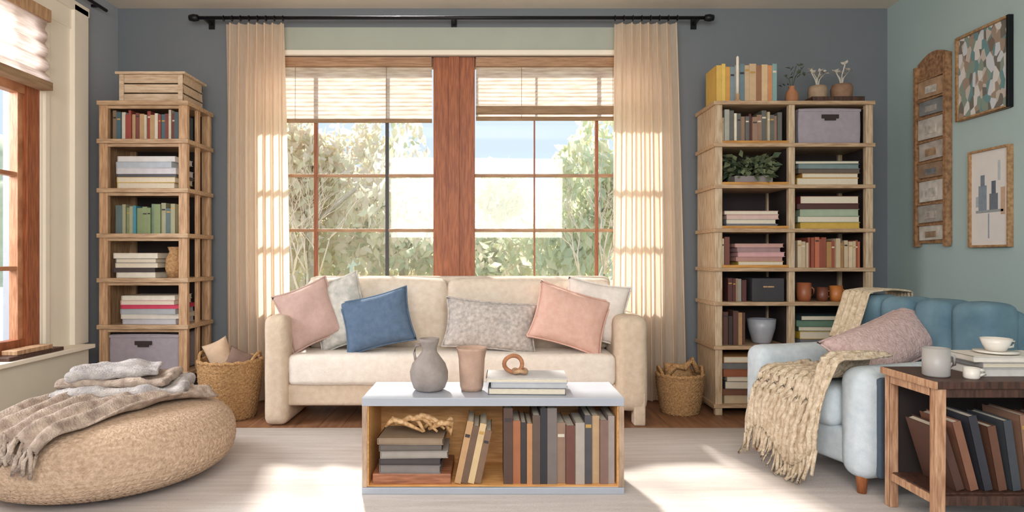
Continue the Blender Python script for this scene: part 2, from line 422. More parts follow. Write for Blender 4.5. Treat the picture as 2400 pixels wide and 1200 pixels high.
b=B('planter_with_fern'); b.box(La+.08,Lb-.08,yb_+.0,yb_+.14,zt(2)+.0,zt(2)+.06,mat('planter_grey',(150,140,140),.7))
leafy(b,((La+Lb)/2,yb_+.07,zt(2)+.05),.15,.14,320,[M_leaf,M_leafd,M_leaf],.06)
for i in range(16):
    a=R.uniform(0,6.28); b.tube([((La+Lb)/2,yb_+.07,zt(2)+.05),((La+Lb)/2+.06*math.cos(a),yb_+.07+.03*math.sin(a),zt(2)+.12),((La+Lb)/2+.14*math.cos(a),yb_+.07+.06*math.sin(a),zt(2)+.15)],.002,M_leafd,4)
b.done(weld=False)
def st(xa,xb,i,items):
    b=B('book_stack'); stack(b,(xa+xb)/2,(xb-xa)*.95,yb_-.01,.24,zt(i),items); b.done()
st(Ra,Rb,2,[(.045,(206,170,86)),(.03,(190,140,70)),(.03,(100,90,80)),(.03,(120,140,140)),(.02,(80,100,90))])
st(La,Lb-.03,3,[(.03,(120,120,125)),(.03,(150,150,150)),(.03,(210,180,170)),(.025,(190,154,144))])
st(Ra,Rb,3,[(.04,(200,166,76)),(.04,(130,146,120)),(.045,(160,174,150)),(.035,(80,50,45)),(.05,(110,50,45))])
b=B('book_row'); row(b,La,La+.06,yb_,.2,zt(4),.17,.2,[(225,205,170),(120,70,60)]); b.done()
st(La+.07,Lb,4,[(.04,(200,166,84)),(.03,(180,136,126)),(.03,(206,160,160)),(.03,(160,130,130)),(.025,(190,150,140))])
b=B('book_row'); row(b,Ra+.02,Rb,yb_,.2,zt(4),.16,.2,[(200,180,150),(150,80,60),(170,130,80),(110,120,100),(190,110,80),(210,190,160)]); b.done()
b=B('book_row'); row(b,La+.04,La+.16,yb_,.2,zt(5),.12,.165,OLD); b.done()
b=B('storage_box'); b.box(La+.19,Lb-.01,yb_-.01,yb_+.25,zt(5),zt(5)+.15,mat('box_charcoal',(58,56,60),.6)); b.box(La+.26,La+.33,yb_-.014,yb_-.008,zt(5)+.09,zt(5)+.1,M_oak); b.done(.003)
for (cx,rr,hh,c) in ((Ra+.08,.045,.12,(170,100,66)),(Ra+.2,.035,.09,(120,70,50)),(Ra+.29,.04,.1,(196,120,60))):
    b=B('ceramic_mug'); b.lathe([(.001,0),(rr*.85,0),(rr,hh*.3),(rr,hh),(rr*.9,hh),(rr*.88,hh*.2),(.001,hh*.1)],(cx,yb_+.04,zt(5)),mat('glaze_%d'%c[0],c,.4),24,cap=False)
    b.tube([(cx+rr*.95+.0,yb_+.04,zt(5)+hh*.8),(cx+rr+.02,yb_+.04,zt(5)+hh*.65),(cx+rr+.02,yb_+.04,zt(5)+hh*.4),(cx+rr*.95,yb_+.04,zt(5)+hh*.25)],.005,MC['glaze_%d'%c[0]],6); b.done()
b=B('book_row'); row(b,La+.01,La+.15,yb_,.2,zt(6),.17,.22,[(90,60,50),(200,160,80),(60,50,50),(180,140,100)]); b.done()
b=B('ceramic_bowl'); b.lathe([(.001,0),(.05,0),(.06,.01),(.085,.1),(.09,.16),(.082,.16),(.07,.08),(.001,.02)],(Lb-.11,yb_+.1,zt(6)),mat('glaze_grey_blue',(170,174,182),.35),32,cap=False); b.done()
st(Ra,Rb,6,[(.04,(120,120,125)),(.05,(206,170,60)),(.03,(90,110,90)),(.04,(100,130,110)),(.03,(60,80,80))])
st(La,Lb-.1,7,[(.05,(200,180,150)),(.04,(120,80,60)),(.05,(90,90,90)),(.03,(200,190,170)),(.05,(150,90,60)),(.04,(110,110,110)),(.04,(190,140,90))])
st(Ra,Rb,7,[(.05,(100,90,90)),(.05,(150,140,130)),(.05,(90,70,60))])
zt0=2.0125
b=B('book_row')
x=1.47
for (w,h,c) in ((.035,.25,(214,176,90)),(.025,.26,(226,192,100)),(.03,.24,(206,154,78)),(.03,.24,(130,146,154)),(.03,.25,(166,176,182)),(.035,.26,(112,132,140)),(.03,.25,(200,174,140)),(.045,.26,(204,174,138)),(.035,.25,(154,108,80)),(.04,.255,(216,186,144)),(.03,.25,(204,142,98)),(.03,.26,(134,168,166))):
    vbook(b,x,x+w-.001,4.17,.2,zt0,h,bc(c)); x+=w
b.done()
b=B('taper_candle'); b.lathe([(.001,0),(.024,0),(.024,.008),(.01,.02),(.012,.05),(.012,.055)],(1.595,4.135,zt0),M_oak,20); b.lathe([(.001,.05),(.009,.05),(.009,.29),(.002,.3)],(1.595,4.135,zt0),mat('candle_wax',(240,232,214),.5),16); b.done()
b=B('vase_with_sprig'); c=(1.985,4.22,zt0)
b.lathe([(.001,0),(.03,0),(.042,.04),(.038,.08),(.018,.11),(.022,.125)],c,M_terra,24)
for (dx,hh) in ((-.05,.2),(.03,.26),(.08,.26)):
    b.tube([(c[0],c[1],zt0+.1),(c[0]+dx*.3,c[1],zt0+.1+hh*.35),(c[0]+dx,c[1],zt0+hh)],.0025,M_leafd,5)
    leafy(b,(c[0]+dx*.8,c[1],zt0+hh*.6),.03,hh*.4,7,[M_leafd,M_leaf],.04)
b.done(weld=False)
b=B('wooden_tray'); b.box(2.08,2.42,4.14,4.36,zt0,zt0+.012,M_walnut)
for a in ((2.08,2.42,4.14,4.15),(2.08,2.42,4.35,4.36),(2.08,2.09,4.14,4.36),(2.41,2.42,4.14,4.36)): b.box(*a,zt0,zt0+.04,M_walnut)
b.done(.002)
M_white=mat('petal_white',(238,232,220),.6,transl=.2)
for (cx,rr,hh,c) in ((2.17,.06,.12,(176,150,124)),(2.33,.068,.13,(150,116,92))):
    b=B('potted_succulent'); m=mat('pot_%d'%c[0],c,.75,var=.12,nscale=30); c0=(cx,4.25,zt0+.0125)
    b.lathe([(.001,0),(rr*.6,0),(rr*.95,hh*.4),(rr,hh*.8),(rr*.85,hh),(rr*.75,hh),(.001,hh*.85)],c0,m,28,disp=lambda a,j,z:.0015*math.sin(a*16))
    for k in range(5):
        a=k*1.26+cx; h2=R.uniform(.06,.14); tip=(cx+.045*math.cos(a),4.25+.03*math.sin(a),c0[2]+hh+h2)
        b.tube([(cx,4.25,c0[2]+hh*.85),(cx+.015*math.cos(a),4.25,c0[2]+hh+h2*.5),tip],.004,M_white,5)
        for q in range(6):
            E=Matrix.Translation(tip)@Euler((R.uniform(-.5,.5),R.uniform(-1,.2),q*1.05)).to_matrix().to_4x4()
            b._take([(0,0,0),(.016,.011,.004),(.034,0,0),(.016,-.011,.004)],[(0,1,2,3)],M_white,True,E)
    b.done(weld=False)

# ------------------------------------------------------------------ sofa
M_sofa=fabric('sofa_linen',(218,200,178),bump=.5,c2=(204,184,162))
M_sofab=fabric('sofa_linen_back',(228,216,200),bump=.5,c2=(216,200,182))
M_seat=fabric('sofa_seat_linen',(240,232,222),bump=.5,c2=(230,220,208))
b=B('sofa')
b.soft(-1.30,.89,3.875,4.34,.11,.245,M_sofa,r=.02)
b.soft(-1.225,.755,3.85,4.22,.235,.425,M_seat,r=.035,puff=.012,wr=.004,n=24)
b.soft(-1.364,-1.222,3.83,4.37,0.0,.66,M_sofa,r=.045,wr=.003)
b.soft(.752,.95,3.83,4.37,0.08,.66,M_sofa,r=.06,wr=.003)
b.soft(.86,.93,3.835,3.92,0,.2,M_sofa,r=.01); b.box(.86,.93,4.28,4.35,0,.1,M_walnut); b.box(.3,.36,4.25,4.31,0,.12,M_walnut)
b.soft(-1.21,.80,4.25,4.375,.2,.885,M_sofab,r=.04,wr=.003)
b.soft(-1.19,-.285,4.12,4.28,.42,.87,M_sofab,r=.05,puff=.015,wr=.005,n=18)
b.soft(-.28,.775,4.12,4.28,.42,.87,M_sofab,r=.05,puff=.015,wr=.005,n=18)
b.done()
M_pinkd=fabric('cushion_dusty_pink',(200,170,160)); M_flor=fabric('cushion_pale_floral',(222,218,210),c2=(172,174,168),nscale=22)
M_blue=fabric('cushion_denim_blue',(96,118,144),c2=(82,104,130)); M_greyp=fabric('cushion_grey_weave',(212,204,198),c2=(164,158,154),nscale=45)
M_pink=fabric('cushion_blush',(232,194,180),c2=(222,178,162)); M_wht=fabric('cushion_white',(238,230,222))
rad=math.radians
b=B('throw_pillow'); b.pillow((-1.13,4.0,.655),.35,.38,.12,(rad(-10),rad(-22),rad(12)),M_pinkd,pipe=M_pinkd); b.done()
b=B('throw_pillow'); b.pillow((-.955,4.05,.665),.34,.45,.11,(rad(-6),rad(-16),0),M_flor,pipe=M_flor); b.done()
b=B('throw_pillow'); b.pillow((-.70,3.95,.62),.44,.34,.13,(rad(-14),rad(-14),rad(-4)),M_blue,pipe=M_blue); b.done()
b=B('throw_pillow'); b.pillow((-.0,3.975,.59),.58,.31,.13,(rad(-14),rad(5),0),M_greyp,pipe=M_greyp); b.done()
b=B('throw_pillow'); b.pillow((.66,4.05,.67),.40,.38,.11,(rad(-6),rad(10),rad(-8)),M_wht,pipe=M_wht); b.done()
b=B('throw_pillow'); b.pillow((.49,3.94,.635),.47,.36,.13,(rad(-14),rad(17),rad(5)),M_pink,pipe=M_pink)
b.done()

# ------------------------------------------------------------------ baskets
M_bask=mat('basket_seagrass',(204,162,112),.85,nscale=90,bump=.9,bscale=140,col2=(150,110,68))
def basket(c,r0,r1,h,n=56):
    b=B('woven_basket'); rows=26; prof=[]
    for j in range(rows+1):
        t=j/rows; prof.append((r0+(r1-r0)*math.sin(t*math.pi/2*.95),h*t))
    b.lathe(prof,c,M_bask,n*2,disp=lambda a,j,z:.006*math.sin(a*n/2+(j%2)*math.pi)+.003*(j%2))
    inn=[(r0+(r1-r0)*math.sin((1-j/8)*math.pi/2*.95)-.014,h*(1-j/8)+.0) for j in range(8)]+[(.001,.012)]
    b.lathe(inn,c,M_bask,40,cap=False)
    b.tube([(c[0]+(r1-.004)*math.cos(a),c[1]+(r1-.004)*math.sin(a),c[2]+h+.004*math.sin(a*18)) for a in [i*math.pi/36 for i in range(73)]],.012,M_bask,8)
    for sx in (-1,1):
        b.tube([(c[0]+sx*(r1-.01)*math.cos(t),c[1]+(r1-.01)*math.sin(t),c[2]+h+.05*math.sin((t+.5)*math.pi)) for t in [-.5+i/10 for i in range(11)]],.009,M_bask,8)
    return b
b=basket((-1.655,4.07,0),.15,.192,.36)
b.pillow((-1.72,4.07,.38),.16,.22,.1,(rad(-10),rad(-24),.2),fabric('basket_blanket',(206,178,150))); b.pillow((-1.60,4.08,.35),.18,.14,.1,(rad(-20),rad(25),.2),fabric('basket_blanket_dark',(130,106,94)))
b.done()
b=basket((1.235,4.18,0),.115,.15,.25)
b.tube([(1.14,4.14,.24),(1.19,4.13,.31),(1.25,4.12,.30),(1.30,4.14,.35),(1.34,4.15,.27)],.02,M_bask,8)
b.pillow((1.23,4.19,.26),.2,.12,.1,(rad(-30),.1,.2),M_wick); b.done()

# ------------------------------------------------------------------ rug
b=B('area_rug')
b.soft(-2.35,2.35,.9,3.76,0.0005,.012,M_rug,r=.005,n=4)
for i in range(150):
    yy=.92+i*(2.82/150)
    for sx,xx in ((-1,-2.35),(1,2.35)): b.box(min(xx,xx+sx*.04),max(xx,xx+sx*.04),yy,yy+.006,.001,.005,M_rug)
b.done()
ZR=.0125

# ------------------------------------------------------------------ coffee table
M_ttop=mat('table_top_painted',(168,174,184),.35,var=.03,nscale=6)
M_tin=wood('table_inner_oak',(240,184,118),(216,156,92),(.8,6,6)); M_tedge=wood('table_edge_oak',(184,158,134),(150,124,102),(6,6,.8))
X0,X1,Y0,Y1=-.545,.565,2.705,3.05
b=B('coffee_table')
b.box(X0,X1,Y0,Y1,.385,.42,M_ttop); b.box(X0,X1,Y0,Y1,ZR,.04,M_ttop)
b.box(X0,X0+.022,Y0+.004,Y1,.04,.385,M_tedge); b.box(X1-.022,X1,Y0+.004,Y1,.04,.385,M_tedge)
b.box(X0+.02,X1-.02,Y1-.02,Y1-.004,.04,.385,M_tin); b.box(X0+.022,X0+.027,Y0+.01,Y1-.02,.04,.385,M_tin); b.box(X1-.027,X1-.022,Y0+.01,Y1-.02,.04,.385,M_tin)
b.box(X0+.022,X1-.022,Y0+.01,Y1-.02,.04,.044,M_tin); b.done(.002)
Z=.0445
b=B('wooden_box'); b.box(X0+.04,-.17,Y0+.03,Y1-.05,Z,Z+.045,wood('box_redwood',(170,112,80),(132,82,58),(.8,6,6))); b.done(.003)
b=B('book_stack'); stack(b,-.335,.29,Y0+.03,.2,Z+.046,[(.035,(130,122,118)),(.03,(70,64,64)),(.03,(160,152,144)),(.028,(104,96,90)),(.028,(150,130,108))]); b.done()
b=B('driftwood')
M_dw=wood('driftwood',(220,180,130),(166,124,80),(4,4,4))
for i in range(7):
    x0=-.46+i*.04; pts=[(x0+R.uniform(-.02,.02)+.05*t,Y0+.08+R.uniform(-.02,.03),Z+.209+.045*math.sin(t*math.pi/3+.3)+R.uniform(0,.02)+.006*i*(1 if i<4 else 0)) for t in range(4)]
    pts=[(min(p[0],-.17),p[1],p[2]) for p in pts]
    b.tube(pts,[.008,.014,.012,.005],M_dw,8)
b.done()
b=B('leaning_books')
x=-.155
for i,(c,h) in enumerate((((190,150,108),.27),((110,86,68),.25),((210,182,138),.26),((126,98,76),.23))):
    vbook(b,x,x+.027,Y0+.03,.2,Z+.0075,h,bc(c),lean=math.radians(12)); x+=.0285
b.done()
b=B('book_row')
cols=[(84,62,52),(166,104,68),(60,54,54),(186,134,92),(96,78,68),(48,46,50),(120,110,106),(150,122,102),(110,68,58),(170,160,150),(80,76,80),(190,158,120),(130,102,92),(160,150,144)]
x=.055;i=0
while x<.515:
    w=R.uniform(.022,.042); w=min(w,.532-x); vbook(b,x,x+w-.001,Y0+.03+R.uniform(0,.015),.2,Z,(.325 if i in (0,5,6) else R.uniform(.25,.295)),bc(cols[i%len(cols)])); x+=w; i+=1
b.done()
M_jug=mat('stoneware_grey',(156,146,140),.6,var=.15,nscale=14,bump=.3,bscale=60)
b=B('ceramic_jug'); c=(-.275,2.86,.4205)
b.lathe([(.001,0),(.055,0),(.07,.012),(.083,.05),(.085,.085),(.074,.12),(.05,.15),(.034,.172),(.032,.19),(.042,.215),(.046,.232),(.04,.232),(.028,.195),(.03,.17),(.001,.12)],c,M_jug,40,disp=lambda a,j,z:.0015*math.sin(a*3+z*40),cap=False)
b.tube([(c[0]-.036,c[1],.4205+.205),(c[0]-.06,c[1],.4205+.2),(c[0]-.066,c[1],.4205+.165),(c[0]-.06,c[1],.4205+.13)],.006,M_jug,8); b.done()
M_cup=mat('stoneware_rose',(190,158,138),.6,var=.12,nscale=16,bump=.3,bscale=60)
b=B('ceramic_vase'); c=(-.085,2.86,.4205)
b.lathe([(.001,0),(.046,0),(.052,.02),(.056,.09),(.058,.14),(.066,.18),(.07,.192),(.063,.19),(.052,.14),(.048,.03),(.001,.02)],c,M_cup,40,disp=lambda a,j,z:.002*math.sin(a*5)*(z>.1),cap=False); b.done()
b=B('book_stack'); stack(b,.16,.37,2.76,.2,.4205,[(.03,(90,94,102)),(.024,(184,186,190)),(.018,(208,206,204))]); b.done()
b=B('knotted_ring'); zz=.494+.046
ring=[(.10+.04*math.cos(a),2.85+.01*math.sin(2*a),zz+.036*math.sin(a)) for a in [i*math.pi/14 for i in range(29)]]
b.tube(ring,.0095,M_terra,8); b.tube([(.13+.028*math.cos(a),2.85+.028*math.sin(a),zz-.032+.004*math.sin(3*a)) for a in [i*math.pi/10 for i in range(21)]],.009,M_oak,8); b.done()

# ------------------------------------------------------------------ pouf + throw
PC=(-1.735,2.93); PR=.52; PH=.335
M_pouf=mat('pouf_knit',(212,184,158),.95,nscale=60,bump=.8,bscale=110,col2=(176,148,122))
def pprof(t):
    a=-math.pi/2+math.pi*t
    r=PR*abs(math.cos(a))**.55; z=PH/2+PH/2*math.copysign(abs(math.sin(a))**.75,math.sin(a)); return r,z
b=B('knitted_pouf')
NP=96
prof=[pprof(i/NP) for i in range(NP+1)]; prof[0]=(.001,prof[0][1]); prof[-1]=(.001,prof[-1][1])
b.lathe(prof,(PC[0],PC[1],ZR),M_pouf,360,disp=lambda a,j,z:((.006*abs(math.sin(a*60+((j//3)%2)*math.pi/2))+.005*math.sin((j%3)*math.pi/3)) if 8<j<NP-6 else 0))
b.done()
def pz(r):
    r=min(r,PR*.999); cz=(r/PR)**(1/.55); s=math.sqrt(max(0,1-cz*cz)); return ZR+PH/2+PH/2*s**.75
M_thr=fabric('throw_taupe_wool',(202,184,168),c2=(140,122,110),nscale=24,bump=.8,bscale=130)
M_thr2=fabric('throw_grey_light',(206,200,196),c2=(154,148,148),nscale=18,bump=.8,bscale=130)
b=B('throw_blanket')
A=Vector((-1.60,3.22)); E=Vector((-1.87,2.48)); D=(E-A); Pn=Vector((-D.y,D.x)).normalized()
def f(u,v):
    w=(v-.5)*(.44+.08*math.sin(3*u+1))
    p=A+D*u+Pn*w
    dd=(p-Vector(PC)).length
    if dd<PR*.97: z=pz(dd)
    else:
        over=dd-PR*.97; z=pz(PR*.97)-over*1.6; q=(p-Vector(PC)).normalized()*(PR*.99+.10*over); p=Vector(PC)+q
    fold=.018*math.sin(v*30+2.5*math.sin(u*4))+.016*noise.noise(Vector((u*6,v*9,1)))
    q=(p-Vector(PC)); rr=q.length
    out=Vector(PC)+q*(1+ (.034+abs(fold)*.7)/max(rr,.1)*(rr/PR)**3)
    return (out.x,out.y,max(z+.040+fold,.03))
b.grid(f,60,80,M_thr)
for k in range(40):
    p=Vector(f(1,k/39)); b.tube([p,p+Vector((R.uniform(-.02,.01),R.uniform(-.025,-.005),-.03)),p+Vector((R.uniform(-.03,.02),R.uniform(-.035,-.01),-.08 if p.z>.12 else -.02))],.005,M_thr,5)
b.done(solid=.008,weld=False)
b=B('folded_blanket')
zz=ZR+PH+.052
for i,(dx,dy,ang,w,d,m) in enumerate(((-.0,.0,.3,.56,.34,M_thr2),(-.03,.02,.15,.48,.3,M_thr),(-.05,.02,.4,.38,.27,M_thr2))):
    Mx=Matrix.Translation((-1.74+dx,3.05+dy,zz+i*.036))@Matrix.Rotation(ang,4,'Z')
    b.soft(-w/2,w/2,-d/2,d/2,-.019,.019,m,r=.018,wr=.026,n=22,M=Mx)
b.done()

# ------------------------------------------------------------------ blue armchair
a=.293
CM=Matrix.Translation((1.33,3.38,ZR))@Matrix.Rotation(a,4,'Z')
M_bl1=fabric('velvet_pale_blue',(210,220,226),c2=(194,206,214),bump=.3); M_bl2=fabric('velvet_teal_blue',(112,142,156),c2=(84,114,130),bump=.3,nscale=8)
M_bl3=fabric('velvet_deep_blue',(76,90,104),bump=.3)
b=B('armchair')
b.soft(.02,.86,-.74,-.02,.10,.26,M_bl1,r=.03)
b.soft(-.01,.74,-.60,-.145,.25,.43,M_bl1,r=.045,puff=.015,wr=.004,n=18)
b.soft(.0,.88,-.15,0,.10,.545,M_bl1,r=.06,wr=.003,n=16)
b.soft(.0,.88,-.765,-.605,.06,.535,M_bl1,r=.07,wr=.003,n=16)
b.soft(.06,.90,-.785,-.755,.08,.50,M_bl3,r=.014)
b.soft(.80,.96,-.77,.0,.12,.76,M_bl2,r=.05)
for i in range(4):
    y0=-.77+i*.1925; b.soft(.70,.90,y0,y0+.195,.38,.79,M_bl2,r=.045,puff=.008,wr=.004,n=12)
M_ft=wood('foot_wood',(190,116,70),(150,88,52),(6,6,.8))
for (x,y) in ((.05,-.07),(.05,-.70),(.86,-.07),(.86,-.70)):
    b.lathe([(.001,0),(.018,0),(.028,.11)],(x,y,0),M_ft,16)
b.done(M=CM)
M_mau=fabric('cushion_mauve_knit',(214,188,184),c2=(186,158,154),nscale=55,bump=.9,bscale=90)
b=B('throw_pillow'); b.pillow((.52,-.42,.585),.76,.28,.17,(rad(-45),rad(-13),rad(10)),M_mau,pipe=M_mau,M=CM); b.done()
M_kn=fabric('throw_cream_knit',(230,214,190),c2=(186,164,136),nscale=40,bump=1,bscale=80)
def sm(x): x=max(0,min(1,x)); return x*x*(3-2*x)
b=B('throw_blanket')
def f(u,v):
    y=-.20-.50*v*(1-.12*u)-.02*math.sin(u*5)
    top=.462+.105*sm((-.545-y)/.06)
    if u<.42: x=.22-u/.42*.24; z=top
    elif u<.5:
        q=(u-.42)/.08*math.pi/2; x=-.02-.035*math.sin(q); z=top-.035*(1-math.cos(q))
    else:
        q=(u-.5)/.5; x=-.055-.05*q-.02*math.sin(q*3); z=top-.035-(top-.035-.13-.06*math.sin(v*7))*q
    fold=.014*math.sin(v*30+1.5*math.sin(u*5))
    if u<.45: z+=abs(fold)*.7
    else: x-=abs(fold)+.004
    return (x,y,z)
b.grid(f,70,70,M_kn)
for k in range(30):
    p=Vector(f(1,k/29)); b.tube([p,p+Vector((R.uniform(-.015,.0),R.uniform(-.01,.01),-.04)),p+Vector((R.uniform(-.04,.0),R.uniform(-.02,.02),-min(.10,p.z-.01)))],.005,M_kn,5)
for k in range(9):
    v=.05+k*.112
    b.tube([Vector(f(i/30,v+.01*math.sin(i*1.6)))+Vector((-.006 if i>13 else 0,0,.006)) for i in range(31)],.009,M_kn,6)
b.done(solid=.008,M=CM,weld=False)
b=B('throw_blanket')
def f(u,v):
    y=.012-.17*v
    if u<.5: x=.685; z=.56+.25*(u/.5); x-= .02*math.sin(u/.5*math.pi)+.10*(1-u/.5)**2
    elif u<.8: x=.685+.295*(u-.5)/.3; z=.81+.012*math.sin((u-.5)/.3*math.pi)
    else: x=.98; z=.81-.35*(u-.8)/.2
    g=.010*math.sin(v*26)
    return (x-g if u<.5 else x+abs(g)*.5,y,z+abs(g)*.5)
b.grid(f,40,40,M_kn); b.done(solid=.008,M=CM,weld=False)

# ------------------------------------------------------------------ side table
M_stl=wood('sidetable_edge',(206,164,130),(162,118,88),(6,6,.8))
X0,X1,Y0,Y1=1.60,2.18,2.30,2.60
b=B('side_table'); zt_=.57
b.box(X0-.01,X1+.01,Y0-.01,Y1+.01,zt_-.028,zt_,M_walnut)
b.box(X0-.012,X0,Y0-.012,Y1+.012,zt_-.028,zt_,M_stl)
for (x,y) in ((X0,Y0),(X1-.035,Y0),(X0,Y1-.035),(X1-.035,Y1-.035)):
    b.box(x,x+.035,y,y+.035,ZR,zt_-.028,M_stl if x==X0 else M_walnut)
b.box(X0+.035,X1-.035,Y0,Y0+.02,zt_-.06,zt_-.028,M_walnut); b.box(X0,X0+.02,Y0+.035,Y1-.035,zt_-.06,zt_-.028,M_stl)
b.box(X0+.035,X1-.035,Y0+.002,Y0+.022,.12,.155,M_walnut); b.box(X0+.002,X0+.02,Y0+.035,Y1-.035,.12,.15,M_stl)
b.box(X0+.01,X1-.01,Y0+.036,Y1-.036,.14,.155,M_walnut); b.box(X0+.02,X1-.02,Y1-.015,Y1-.005,.14,zt_-.03,M_back)
b.box(X1-.02,X1-.008,Y0+.036,Y1-.036,.14,zt_-.03,M_walnut); b.done(.003)
b=B('leaning_books')
for i in range(8):
    c=[(86,58,48),(140,96,76),(58,58,66),(110,74,58),(74,78,84),(150,114,94),(66,48,42),(120,88,76)][i]
    vbook(b,X0+.11+i*.052,X0+.11+i*.052+.03,Y0+.05,.18,.1565+.0,.24+.02*(i%3),bc(c),lean=-.30+.04*i)
b.done()
zt_+=.0005
M_mg=mat('glaze_mug_grey',(176,172,168),.4,var=.06); M_mw=mat('glaze_mug_white',(228,222,212),.3,var=.03)
def mug(c,r,h,m,side=1,name='coffee_mug'):
    b=B(name); b.lathe([(.001,0),(r*.9,0),(r,.006),(r,h),(r*.9,h),(r*.88,.01),(.001,.008)],c,m,32,cap=False)
    b.tube([(c[0]+side*r*.96,c[1],c[2]+h*.8),(c[0]+side*(r+.022),c[1],c[2]+h*.7),(c[0]+side*(r+.024),c[1],c[2]+h*.4),(c[0]+side*r*.96,c[1],c[2]+h*.22)],.006,m,8); b.done()
mug((1.67,2.40,zt_),.045,.105,M_mg,1)
mug((1.765,2.35,zt_),.026,.04,M_mw,1)
b=B('book_stack'); stack(b,1.965,.31,2.39,.17,zt_,[(.03,(210,206,200)),(.022,(160,158,156)),(.022,(224,218,208))]); b.done()
b=B('tea_cup'); c=(1.95,2.47,zt_+.0745)
b.lathe([(.001,0),(.07,.004),(.075,.01),(.03,.008),(.001,.006)],c,M_mw,32,cap=False)
b.lathe([(.001,.009),(.03,.009),(.042,.03),(.052,.058),(.048,.058),(.036,.03),(.001,.014)],c,M_mw,32,cap=False)
b.tube([(c[0]+.045,c[1],c[2]+.05),(c[0]+.07,c[1],c[2]+.045),(c[0]+.066,c[1],c[2]+.025),(c[0]+.038,c[1],c[2]+.022)],.005,M_mw,6); b.done()

# ------------------------------------------------------------------ wall pieces on the right wall
M_fr=wood('frame_oak',(186,150,110),(150,114,78),(4,4,4))
def patch(name,cols,scale):
    m=bpy.data.materials.new(name); m.use_nodes=True; nt=m.node_tree; N=nt.nodes; L=nt.links
    v=N.new('ShaderNodeTexVoronoi'); v.inputs['Scale'].default_value=scale; tc=N.new('ShaderNodeTexCoord'); mp=N.new('ShaderNodeMapping'); mp.inputs['Scale'].default_value=(1,1.5,.8)
    L.new(tc.outputs['Object'],mp.inputs['Vector']); L.new(mp.outputs['Vector'],v.inputs['Vector'])
    sx=N.new('ShaderNodeSeparateColor'); L.new(v.outputs['Color'],sx.inputs[0])
    cr=N.new('ShaderNodeValToRGB'); cr.color_ramp.interpolation='CONSTANT'
    e=cr.color_ramp.elements; e[0].color=(*lin(cols[0]),1); e[1].position=.99; e[1].color=(*lin(cols[-1]),1)
    for i,c in enumerate(cols[1:-1]): q=e.new((i+1)/(len(cols)-1)); q.color=(*lin(c),1)
    L.new(sx.outputs[0],cr.inputs['Fac']); L.new(cr.outputs['Color'],N['Principled BSDF'].inputs['Base Color']); N['Principled BSDF'].inputs['Roughness'].default_value=.6
    return m
M_art=patch('abstract_painting',[(206,210,216),(136,152,140),(116,112,104),(196,186,176),(110,146,150),(160,142,126),(216,214,210),(126,110,98)],22)
def frame(name,y0,y1,z0,z1,w,inner,fm):
    b=B(name); x1=XR; x0=XR-.03
    b.box(x0,x1,y0,y0+w,z0,z1,M_black if name=='framed_painting' else fm); b.box(x0,x1,y1-w,y1,z0,z1,fm); b.box(x0,x1,y0+w,y1-w,z0,z0+w,fm); b.box(x0,x1,y0+w,y1-w,z1-w,z1,fm)
    b.box(x1-.014,x1,y0+w*.5,y1-w*.5,z0+w*.5,z1-w*.5,inner); return b
b=frame('framed_painting',3.45,3.85,1.825,2.325,.014,M_art,M_fr); b.done(.002)
M_pap=mat('art_paper',(226,222,218),.8,var=.03,nscale=12)
b=frame('framed_print',3.45,3.745,1.07,1.625,.012,M_pap,M_fr)
xx=XR-.0155
def q(y0,y1,z0,z1,c): b.box(xx,XR-.0135,y0,y1,z0,z1,mat('ink_%d_%d'%(c[0],c[2]),c,.8,var=.1,nscale=30))
q(3.62,3.68,1.28,1.42,(140,154,168)); q(3.635,3.665,1.42,1.48,(126,136,150)); q(3.54,3.60,1.28,1.37,(116,124,136)); q(3.555,3.585,1.37,1.44,(100,110,124))
q(3.49,3.52,1.25,1.40,(206,174,150)); q(3.50,3.70,1.265,1.28,(160,166,170)); q(3.68,3.70,1.30,1.36,(180,188,194)); q(3.52,3.54,1.44,1.55,(196,202,208)); q(3.60,3.61,1.12,1.26,(160,168,186))
b.done(.001)
M_bark=wood('reclaimed_wood',(174,134,98),(126,92,64),(3,3,3))
b=B('wall_photo_rack')
b.box(XR-.02,XR,3.91,4.20,1.10,2.27,M_bark)
vs=[(XR-.02,3.91+.29*i/10,2.268+.05*math.sin(math.pi*i/10)) for i in range(11)]; vb=[(XR,p[1],p[2]) for p in vs]
b._take(vs+vb,[tuple(range(11)),tuple(reversed(range(11,22)))]+[(i,i+1,i+12,i+11) for i in range(10)],M_bark)
b.box(XR-.045,XR-.01,3.905,3.93,1.08,2.27,M_bark); b.box(XR-.045,XR-.01,4.18,4.205,1.08,2.25,M_bark)
z=1.12
CC=[(216,210,198),(180,174,166),(222,216,206),(166,138,114),(200,190,180),(216,210,200),(140,142,144),(190,156,124)]
for i in range(8):
    h=.115+.02*((i*37)%3-1); ang=R.uniform(-.05,.05)
    b.rbox((XR-.028,4.055,z+h/2),(.008,.22+.02*((i*13)%2),h-.004),(ang,0,0),mat('card_%d'%i,CC[i],.7,var=.2,nscale=18))
    b.rbox((XR-.033,4.055,z+h/2-.01),(.004,.10,h*.4),(ang,0,0),mat('cardinner_%d'%i,CC[(i+3)%8],.7,var=.25,nscale=25))
    b.box(XR-.04,XR-.015,3.925,4.185,z+h-.002,z+h+.008,M_bark); z+=h+.018
b.done(.001)

